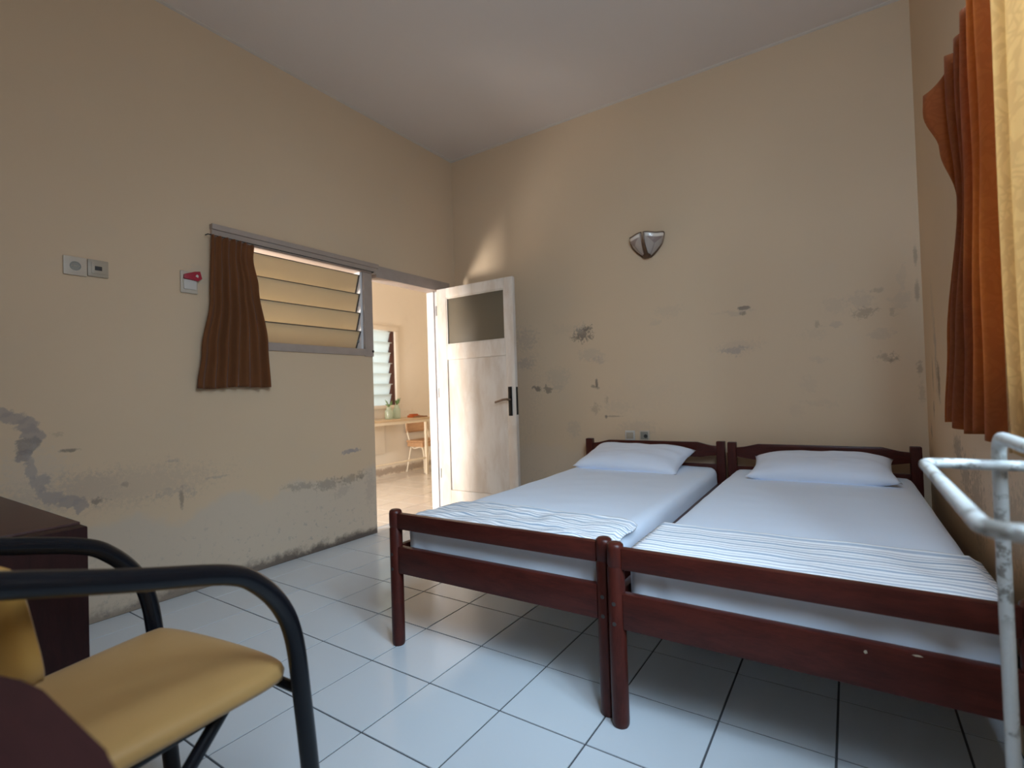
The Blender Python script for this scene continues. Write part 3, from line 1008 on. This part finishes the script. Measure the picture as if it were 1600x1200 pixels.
MZ0, MZ1 = 0.3525, 0.502
for bed, lab, sd in ((bedL, 'white sheeted mattress on the bed nearer the door', 1.3), (bedR, 'white sheeted mattress on the bed beside the window wall', 5.1)):
    p = on_bed(bed, 0, -1.0 + .0, 0)
    mattress(p, bed.rotation_euler.z, lab, MZ0, MZ1 + (0 if bed is bedL else .004), 0.885, 1.935, sd)
p = on_bed(bedL, -.055, -.215, 0)
pillow((p[0], p[1], 0.562), (math.radians(14), math.radians(1), math.radians(-3)), 0.71, 0.41, 0.135, 'white pillow on the bed nearer the door', 1.0)
p = on_bed(bedR, .02, -.225, 0)
pillow((p[0], p[1], 0.557), (math.radians(9), math.radians(-1), math.radians(1)), 0.69, 0.43, 0.140, 'white pillow on the bed beside the window wall', 4.4)


def blanket(bed, x0, x1, y0, y1, label, seed, crumple, skew):
    m = MB()
    z = MZ1 + .010 + (.004 if bed is bedR else 0)

    def f(u, v):
        x = x0 + (x1 - x0) * u
        far = y1 + skew * (u - .5) + .02 * crumple * fold_noise(u, 0, 3.0, seed)
        near = y0 + .012 * crumple * fold_noise(u, 1, 4.0, seed + 2)
        y = near + (far - near) * v
        zz = z + .006 + crumple * (.010 * fold_noise(u * 2.2, v * 1.2, 2.5, seed) + .006 * fold_noise(u * 3, v * 2, 5.0, seed + 1)) + .004 * fold_noise(u * 2, v, 4, seed + 3)
        # thick soft roll along the far hem
        zz += .006 * math.exp(-((v - .97) / .05) ** 2)
        x += crumple * .012 * fold_noise(u, v * 2, 3, seed + 6)
        # drape over the outer side edges of the mattress
        for edge, sg in ((x0 + .02, -1), (x1 - .02, 1)):
            over = (x - edge) * sg
            if over > 0:
                zz -= over * 1.3
        # lifted hem at the foot, towards the middle of the two beds
        if crumple > .5:
            zz += .020 * math.exp(-((u - .86) / .09) ** 2) * math.exp(-(v / .12) ** 2)
        if v < .10:
            zz -= (.10 - v) * .10
        zz = max(zz, z - .006)
        return (x, y, zz)
    m.grid(70, 40, f, uv=True)
    p0 = Vector((0, 0, 0))
    o = m.done('blanket', 'striped', angle=180)
    o.location = bed.location
    o.rotation_euler = bed.rotation_euler
    so = o.modifiers.new('thickness', 'SOLIDIFY')
    so.thickness = 0.006
    so.offset = 0
    return tag(o, label, 'blanket', 'striped blankets folded at the foot')


blanket(bedL, -.445, .455, -1.955, -1.63, 'crumpled blue-striped blanket across the foot of the bed nearer the door', 2.0, 1.0, -.03)
blanket(bedR, -.448, .445, -1.960, -1.60, 'smooth blue-striped blanket across the foot of the bed beside the window wall', 6.0, 0.15, .02)

# ------------------------------------------------------------------ curtains
cl = MB()


def curt_left(u, v):
    # u across, v from hem (0) to top (1)
    ya = lerp_tab([(0, -2.262), (.25, -2.235), (.6, -2.185), (1, -2.178)], v)
    yb = lerp_tab([(0, -1.838), (.3, -1.850), (.7, -1.905), (.9, -1.935), (1, -1.928)], v)
    y = ya + (yb - ya) * u
    amp = .010 + .016 * (1 - v)
    ph = u * 2 * PI * 6.5 + 2.6 * fold_noise(u * 1.6, v * .7, 1.6, 3.0)
    x = .052 + amp * math.sin(ph) * (.7 + .6 * noise.noise(Vector((u * 4, v * 1.2, 2)))) + .012 * fold_noise(u, v, 2.2, 1.0)
    z = 1.102 + (1.964 - 1.102) * v + (.006 * u - .004 * math.sin(u * 9)) * (1 - v) + (.010 * math.sin(u * 2 * PI * 6.5) - .020 * max(0, (u - .78) / .22)) * max(0, v - .9) * 10 * .35
    return (x, y, z)


cl.grid(110, 40, curt_left)
o = cl.done('curtain', 'curtain_l', angle=180, origin=(.052, -2.05, 1.10))
so = o.modifiers.new('thickness', 'SOLIDIFY')
so.thickness = .004
tag(o, 'dark brown curtain gathered at one side of the louvre window', 'curtain')
rod = MB().tube([(.046, -2.19, 1.968), (.046, -1.0, 1.968)], .0028, 8)
rod.tube([(.046, -2.19, 1.968), (.018, -2.19, 1.968)], .003, 8).tube([(.046, -1.0, 1.968), (.010, -1.0, 1.968)], .003, 8)
tag(rod.done('curtain_wire', 'black_metal'), 'thin dark curtain wire under the louvre window top rail', 'curtain wire')

cr = MB()


def curt_right(u, v):
    # u: 0 at the far (headboard) end, 1 at the near end
    ya = lerp_tab([(0, -1.46), (.25, -1.56), (.62, -1.76), (.88, -1.70), (1, -1.70)], v)
    yb = lerp_tab([(0, -2.30), (1, -2.27)], v)
    y = ya + (yb - ya) * u
    ph = u * 2 * PI * 6.2 + .9 * fold_noise(u * 1.5, v * .5, 1.5, 7.0)
    amp = .022 + .012 * (1 - v)
    x = 3.285 + amp * (1 - .75 * max(0, (u - .78) / .22)) * math.sin(ph) + .022 * max(0, (u - .78) / .22) + .010 * fold_noise(u * 2, v, 2.0, 2.0)
    x -= .030 * math.exp(-(u / .06) ** 2) * (1 - v)          # far edge stands off the wall near the hem
    top = lerp_tab([(0, 1.90), (.06, 1.93), (.2, 1.905), (.5, 1.93), (1, 1.95)], u)
    z = .885 + (top - .885) * v + .008 * math.sin(u * 12) * (1 - v)
    # drooping top corner folded into the room
    k = max(0.0, 1 - u / .085) * lerp_tab([(.62, 0), (.80, .45), (.95, 1), (1, 1)], v)
    x -= .068 * k
    z -= .045 * k * v
    return (x, y, z)


cr.grid(150, 60, curt_right)
o = cr.done('curtain', 'curtain_r', angle=180, origin=(3.285, -2.05, .885))
so = o.modifiers.new('thickness', 'SOLIDIFY')
so.thickness = .003
tag(o, 'long dark orange-brown curtain with a drooping top corner at the window', 'curtain')
cp = MB()


def curt_panel(u, v):
    y = -2.262 - .168 * u + .008 * math.sin(v * 5)
    x = 3.258 + .008 * math.sin(u * 2 * PI * 2.3 + .5 * math.sin(v * 3)) + .010 * u
    z = .878 + (1.945 - .878) * v + .010 * math.sin(u * 7) * (1 - v)
    return (x, y, z)


cp.grid(40, 50, curt_panel)
o = cp.done('curtain', 'curtain_tan', angle=180, origin=(3.24, -2.36, .878))
so = o.modifiers.new('thickness', 'SOLIDIFY')
so.thickness = .003
tag(o, 'pale tan patterned curtain panel overlapping the orange-brown curtain at the right edge', 'curtain')
rd = MB().tube([(3.30, -1.78, 1.965), (3.30, -3.32, 1.965)], .007, 10)
rd.tube([(3.30, -2.02, 1.965), (3.362, -2.02, 1.985)], .006, 8).tube([(3.30, -3.30, 1.965), (3.362, -3.30, 1.985)], .006, 8)
tag(rd.done('curtain_rod', 'steel'), 'thin metal rod carrying the orange curtain', 'curtain rod')

# ------------------------------------------------------------------ desk
DX, DYY, DZT = 1.20, -3.095, 0.70
desk = tag(empty('desk', (0.62, -3.40, 0)), 'dark maroon wooden desk in the lower left corner behind the chair', 'desk')
part(MB().box(0.03, DX - .012, -3.72, DYY, DZT - .028, DZT, .004), 'top', 'desk', desk)
part(MB().box(DX - .0115, DX + .045, -3.72, DYY, 0, DZT - .006, .004), 'side_panel', 'desk_side', desk)
part(MB().box(0.03, 0.07, -3.72, DYY, 0, DZT - .0285, .003), 'side_panel', 'desk_side', desk)
part(MB().box(0.0705, DX - .012, DYY - .03, DYY - .008, 0.25, DZT - .0285, .002), 'back_panel', 'desk_side', desk)
dr = part(MB().box(0.075, DX - .0125, -3.705, -3.14, DZT - .15, DZT - .030, .003), 'drawer', 'desk_side', desk)
part(MB().lathe([(.006, 0), (.014, -.012), (.014, -.02), (.006, -.026)], (.6, -3.705, DZT - .09), 12, 'y'), 'knob', 'brass', dr)

# ------------------------------------------------------------------ armchair with black tubes
ch = tag(empty('armchair', (1.768, -3.21, 0), math.radians(8)), 'armchair of thick black tube with mustard vinyl seat in front of the desk', 'chair')
TR = 0.019
armp = [(-.30, .802), (-.25, .790), (-.10, .745), (.06, .700), (.125, .660), (.18, .592), (.210, .510), (.228, .367), (.243, .22), (.262, .0)]
for s in (-1, 1):
    path = [(s * .262, y, z) for y, z in armp]
    fp = bezier([(s * .10, -.345, .80), (s * .20, -.335, .803)] + path[:9] + [(s * .262, .261, .012)], 6)
    o = MB().tube(fp, TR, 14).done('arm_tube', 'tube_black', ch)
    MB().lathe([(.020, 0), (.0225, .003), (.0225, .02), (.0195, .024)], (s * .262, .2615, 0), 14).done('foot_cap', 'rubber', o)
MB().tube([(-.10, -.345, .80), (0, -.348, .80), (.10, -.345, .80)], TR, 14).done('back_tube', 'tube_black', ch)
for s in (-1, 1):
    o = MB().tube([(s * .185, .105, .413), (s * .195, -.10, .22), (s * .205, -.315, .012)], .0135, 12).done('rear_leg', 'tube_black', ch)
    MB().lathe([(.015, 0), (.0165, .003), (.0165, .016), (.014, .02)], (s * .205, -.318, 0), 12).done('foot_cap', 'rubber', o)
    MB().tube([(s * .262, .222, .40), (s * .19, .222, .405), (0, .222, .405)], .011, 10).done('seat_bar', 'tube_black', ch)
    MB().tube([(s * .186, .222, .408), (s * .186, -.18, .408)], .010, 10).done('seat_bar', 'tube_black', ch)


def seat_fn(sgn):
    def f(u, v):
        a, c = u * 2 - 1, v * 2 - 1
        # rounded trapezoid outline
        k = 1 - .10 * (abs(a) ** 6) * (abs(c) ** 6)
        hw = (.205 + .045 * (c + 1) / 2)
        x = a * hw * k
        y = .008 + c * .225 * k + .012 * (1 - a * a) * (1 if c > 0 else 0) * c
        e = max(abs(a), abs(c))
        th = (max(0, 1 - e ** 9)) ** .5
        z = .436 + sgn * .026 * th + (sgn > 0) * (.010 * (1 - a * a) * (1 - c * c)) 
        return (x, y, z)
    return f


m = MB().grid(30, 30, seat_fn(1)).grid(30, 30, seat_fn(-1))
bmesh.ops.remove_doubles(m.bm, verts=m.bm.verts, dist=.0005)
seat = m.done('seat', 'vinyl', ch, angle=180)

def back_fn(sgn):
    def f(u, v):
        a, c = u * 2 - 1, v * 2 - 1
        k = 1 - .20 * (abs(a) ** 4) * (abs(c) ** 4)
        x = a * .212 * k
        z = .700 + c * .108 * k + .015 * c * (1 - a * a)
        e = max(abs(a), abs(c))
        th = (max(0, 1 - e ** 7)) ** .5
        y = -.262 + .060 * a * a + .02 * (.0 - c) + sgn * .022 * th
        return (x, y, z)
    return f


m = MB().grid(30, 22, back_fn(1)).grid(30, 22, back_fn(-1))
bmesh.ops.remove_doubles(m.bm, verts=m.bm.verts, dist=.0005)
bk = m.done('backrest', 'vinyl_back', ch, angle=180)

# ------------------------------------------------------------------ round-cornered near table (only its blurred corner is in view)
nt = tag(empty('side_table', (2.42, -3.75, 0)), 'dark maroon round-cornered table edge, blurred, at the lower left corner', 'table')
pts = []
hx, hy, rr = .32, .30, .24
for cx_, cy_, a0 in ((hx - rr, hy - rr, 0), (-hx + rr, hy - rr, 90), (-hx + rr, -hy + rr, 180), (hx - rr, -hy + rr, 270)):
    for k in range(9):
        a = math.radians(a0 + k * 90 / 8)
        pts.append((cx_ + rr * math.cos(a), cy_ + rr * math.sin(a)))
MB().prism(pts, 'z', .722, .75, .004).done('top', 'table_near', nt, angle=30)
for sx in (-1, 1):
    for sy in (-1, 1):
        MB().tube([(sx * .13, sy * .16, .7215), (sx * .16, sy * .19, 0)], [.022, .016], 12).done('leg', 'desk_side', nt)

# ------------------------------------------------------------------ towel stand
st = tag(empty('towel_stand', (3.208, -2.70, 0)), 'chipped white tubular towel stand at the foot of the bed by the curtain', 'towel stand')
PX, PYF, PYN = 3.208, -2.45, -2.955
ZL = 0.88
TP = .0088


def rounded_path(pts, r, n=6, closed=False):
    P = [Vector(p) for p in pts]
    out = []
    N = len(P)
    rng = range(N) if closed else range(1, N - 1)
    if not closed:
        out.append(P[0])
    for i in rng:
        a, b_, c = P[i - 1], P[i], P[(i + 1) % N]
        d1, d2 = (a - b_).normalized(), (c - b_).normalized()
        p1, p2 = b_ + d1 * r, b_ + d2 * r
        for k in range(n + 1):
            t = k / n
            out.append((p1 * (1 - t) + b_ * t) * (1 - t) + (b_ * (1 - t) + p2 * t) * t)
    if not closed:
        out.append(P[-1])
    return out


def world_part(b_, name, mat, parent):
    return part(b_, name, mat, parent)


world_part(MB().tube(rounded_path([(PX, PYF, .015), (PX, PYF, .926), (PX, PYN - .03, .926), (PX, PYN - .03, .015)], .035), .0098, 14), 'upright_frame', 'chipped', st)
lo, hi_ = 3.107, 3.309
world_part(MB().tube(rounded_path([(lo, PYF - .018, ZL), (lo, PYN, ZL), (hi_, PYN, ZL), (hi_, PYF - .018, ZL)], .028, closed=True), TP, 14, closed=True), 'towel_loop', 'chipped', st)
for y in (PYF, PYN - .03):
    o = world_part(MB().tube([(lo, y, .0125), (hi_, y, .0125)], .0095, 12), 'foot_bar', 'chipped', st)

# ------------------------------------------------------------------ wall fittings
# sconce on the headboard wall
LC = (1.826, 0.0, 1.968)
lamp = tag(empty('wall_lamp', (LC[0], 0, 1.97)), 'frosted two-petal glass wall lamp with bronze edging above the beds', 'lamp')
part(MB().lathe([(.032, 0), (.036, -.004), (.034, -.014), (.018, -.02)], (LC[0] + .004, -.0005, 2.03), 18, 'y'), 'wall_plate', 'bronze', lamp)
part(MB().tube([(LC[0], -.018, 2.02), (LC[0], -.045, 2.0), (LC[0], -.05, 1.985)], .008, 10), 'arm', 'bronze', lamp)


def petal(s):
    """s=-1: left petal, +1: right petal; u 0 ridge -> 1 wall side, v 0 bottom -> 1 top"""
    def f(u, v, off=0.0):
        w = math.sin(min(1, v * 1.05) * PI / 2) ** .85
        rx = .008 + (.118 - .008) * w
        ry = .022 + (.112 - .022) * w
        ang = u * math.radians(84)
        x = LC[0] + s * (.007 + (rx + off) * math.sin(ang) * 1.0)
        y = -.006 - (ry + off) * math.cos(ang)
        z = 1.972 + .150 * v + .008 * v * math.cos(u * 2 * PI) * (v > .6) + .006 * v * math.sin(u * PI)
        return (x, y, z)
    g = MB().grid(16, 14, f)
    p_ = part(g, 'glass_petal', 'lamp_glass', lamp, angle=180)
    so_ = p_.modifiers.new('thickness', 'SOLIDIFY')
    so_.thickness = .004
    tr_ = [f(0, k / 12, .002) for k in range(13)]
    part(MB().tube(tr_, [.010 - .006 * k / 12 for k in range(13)], 8), 'edge_trim', 'bronze', p_)
    part(MB().tube([f(1, k / 12, .002) for k in range(13)], [.0085 - .005 * k / 12 for k in range(13)], 8), 'edge_trim', 'bronze', p_)
    part(MB().tube([f(k / 16, 1, .0) for k in range(17)], .0036, 8), 'edge_trim', 'brass', p_)
    g = MB().grid(10, 4, lambda u, v: f(.08 + .84 * u, .80 + .13 * v, .0035))
    part(g, 'clear_band', 'lamp_band', p_, angle=180)
    g = MB().grid(10, 4, lambda u, v: f(.5 + (u - .5) * (.70 * (.15 + .85 * v)), .52 + .26 * v, .0035))
    part(g, 'etched_motif', 'lamp_motif', p_, angle=180)
    part(MB().tube([f(.5, k / 8 * .52, .003) for k in range(9)], .002, 6), 'etched_line', 'lamp_motif', p_)


petal(-1)
petal(1)
part(MB().lathe([(.006, -.010), (.022, -.006), (.030, .006), (.026, .020), (.012, .024)], (LC[0], -.030, 1.972), 16), 'bottom_cap', 'bronze', lamp)


def socket(name, label, x, z, wall, mat, style, parent_group, size=.078):
    """plate on wall; wall 'back' (normal -y) or 'left' (normal +x)"""
    r = tag(empty(name, (x, 0, z) if wall == 'back' else (0, x, z)), label, 'socket', parent_group)
    if wall == 'left':
        r.rotation_euler = (0, 0, math.radians(90))
    h = size / 2
    pl_ = MB().box(-h, h, -.011, -.0005, -h, h, .004, 2).done('plate', mat, r)
    if style == 'round':
        MB().lathe([(.0215, -.0108), (.0215, -.0125), (.018, -.0125), (.0175, -.0111)], (0, 0, 0), 24, 'y').done('rim', 'socket_grey', r)
        MB().lathe([(.0175, -.0111), (.0175, -.0116), (.001, -.0116)], (0, 0, 0), 24, 'y').done('well', 'socket_grey', r)
        for sx in (-1, 1):
            MB().lathe([(.0028, -.0116), (.0028, -.0123), (.0005, -.0123)], (sx * .0095, 0, 0), 10, 'y').done('pin_hole', 'plastic_dark', r)
        MB().box(-.016, .016, -.0135, -.0121, -.0015, .0015).done('bar', 'plastic_tan', r)
    elif style == 'jack':
        MB().box(-.027, .027, -.0135, -.0108, -.027, .027, .0015).done('insert', mat, r)
        MB().box(-.014, .014, -.0145, -.0136, -.010, .010, .0004).done('jack_hole', 'plastic_dark', r)
    elif style == 'dark':
        MB().box(-.028, .028, -.0135, -.0108, -.028, .028, .0015).done('insert', 'socket_grey', r)
        MB().lathe([(.014, -.0134), (.014, -.0148), (.010, -.0148), (.001, -.014)], (.010, 0, -.004), 18, 'y').done('jack_hole', 'plastic_dark', r)
    elif style == 'blank':
        MB().box(-.027, .027, -.0135, -.0108, -.024, .024, .0015).done('insert', 'plastic_tan', r)
    return r


socket('wall_socket', 'cream round-hole wall socket on the door wall', -2.767, 1.683, 'left', 'plastic_cream', 'round', None, .088)
socket('wall_socket', 'yellowed wall jack with dark square hole on the door wall', -2.680, 1.686, 'left', 'plastic_tan', 'jack', None, .082)
socket('wall_socket', 'pale blank-fronted wall plate above the headboard nearer the door', 1.642, .680, 'back', 'plastic_white', 'blank', None, .074)
socket('wall_socket', 'wall plate with dark hole above the headboard nearer the door', 1.752, .682, 'back', 'plastic_cream', 'dark', None, .074)

sw = tag(empty('light_switch', (0, -2.272, 1.69), math.radians(90)), 'white wall switch with a red flap beside the brown curtain', 'switch')
MB().box(-.047, .040, -.012, -.0005, -.064, .058, .006, 3).done('plate', 'plastic_cream', sw)
MB().box(-.034, .030, -.019, -.0118, -.043, .010, .003).done('rocker', 'plastic_white', sw)
MB().prism([(-.036, .013), (.036, .006), (.056, .022), (.046, .062), (.018, .056), (-.034, .036)], 'y', -.030, -.0122, .003).done('red_flap', 'red', sw)
MB().prism([(.020, .030), (.034, .024), (.036, .036), (.028, .042)], 'y', -.0312, -.0301).done('flap_mark', 'plastic_white', sw)

# ------------------------------------------------------------------ things in the hall
TXF, TXB, TY0, TY1, TZ = -1.590, -1.985, -0.60, 1.30, .745
tb = tag(empty('hall_table', (-1.79, .35, 0)), 'long pale wooden table under the louvre window in the hall', 'table')
part(MB().box(TXB, TXF + .02, TY0, TY1, TZ - .028, TZ, .004), 'top', 'hall_table', tb)
part(MB().box(TXF - .015, TXF + .005, TY0 + .02, TY1 - .02, TZ - .062, TZ - .0285, .003), 'apron', 'cream_metal', tb)
for x in (TXF - .02,):
    for y in (TY0 + .04, TY1 - .04):
        part(MB().box(x - .016, x + .016, y - .016, y + .016, 0, TZ - .0285, .003), 'leg', 'cream_metal', tb)
part(MB().tube([(TXF - .02, TY0 + .057, .215), (TXF - .02, TY1 - .057, .215)], .012, 10), 'stretcher', 'cream_metal', tb)
part(MB().box(TXB + .005, TXB + .02, -.5, .88, .30, TZ - .0285, .002), 'back_panel', 'hall', tb)


def jar(y, h, r, label):
    j = tag(empty('glass_jar', (-1.72, y, TZ)), label, 'jar', 'jars on the hall table')
    MB().lathe([(r * .85, 0.0005), (r, .008), (r, h * .68), (r * .62, h * .82), (r * .62, h * .96), (r * .70, h)], (0, 0, 0), 16).done('glass', 'jar_glass', j)
    lf = MB()
    rnd = random.Random(int(y * 1000))
    for k in range(7):
        a = rnd.uniform(0, 2 * PI)
        base = Vector((0, 0, h))
        tip = Vector((.05 * math.cos(a), .05 * math.sin(a), h + rnd.uniform(.03, .09)))
        lf.tube([base, base.lerp(tip, .5) + Vector((0, 0, .012)), tip], [.003, .010, .002], 6)
    lf.done('sprig', 'leaf', j)


jar(.735, .15, .05, 'short glass jar with a green sprig on the hall table')
jar(.865, .17, .045, 'taller glass jar with a green sprig on the hall table, right of the short one')
bx = MB().box(-.04, .04, -.075, .075, 0, .03, .006).box(-.03, .03, -.055, .055, .0305, .045, .006).done('card_box', 'orange_box')
bx.location = (-1.70, 1.135, TZ + .0005)
tag(bx, 'small orange-red box lying on the hall table', 'box')
bx = MB().box(-.035, .035, -.10, .10, 0, .016, .004).box(-.034, .034, -.02, .02, .0163, .022, .002).done('wallet', 'brown_box')
bx.location = (-1.655, 1.19, TZ + .0005)
bx.location.x, bx.location.y = -1.63, 1.185
tag(bx, 'flat brown case near the end of the hall table', 'case')

hc = tag(empty('hall_chair', (-1.815, 1.46, 0), math.radians(90)), 'tan wooden chair with pale metal legs at the end of the hall table', 'chair')
MB().box(-.21, .21, -.15, .15, .405, .435, .012, 3).done('seat', 'tan_wood', hc)
MB().box(-.205, .205, -.14, .14, .345, .4045, .012, 2).done('seat_pan', 'tan_wood', hc)
m = MB().grid(14, 6, lambda u, v: ((u - .5) * .42, .150 + .02 * (1 - (2 * u - 1) ** 2), .53 + .14 * v))
o = m.done('backrest', 'tan_wood', hc, angle=180)
so = o.modifiers.new('thickness', 'SOLIDIFY')
so.thickness = .016
for s in (-1, 1):
    MB().tube(bezier([(s * .195, -.16, .012), (s * .19, -.13, .33), (s * .19, .05, .335), (s * .195, .145, .55), (s * .195, .16, .66)], 5), .011, 10).done('side_frame', 'cream_metal', hc)
    MB().tube([(s * .195, .165, .010), (s * .19, .08, .340)], .011, 10).done('leg', 'cream_metal', hc)
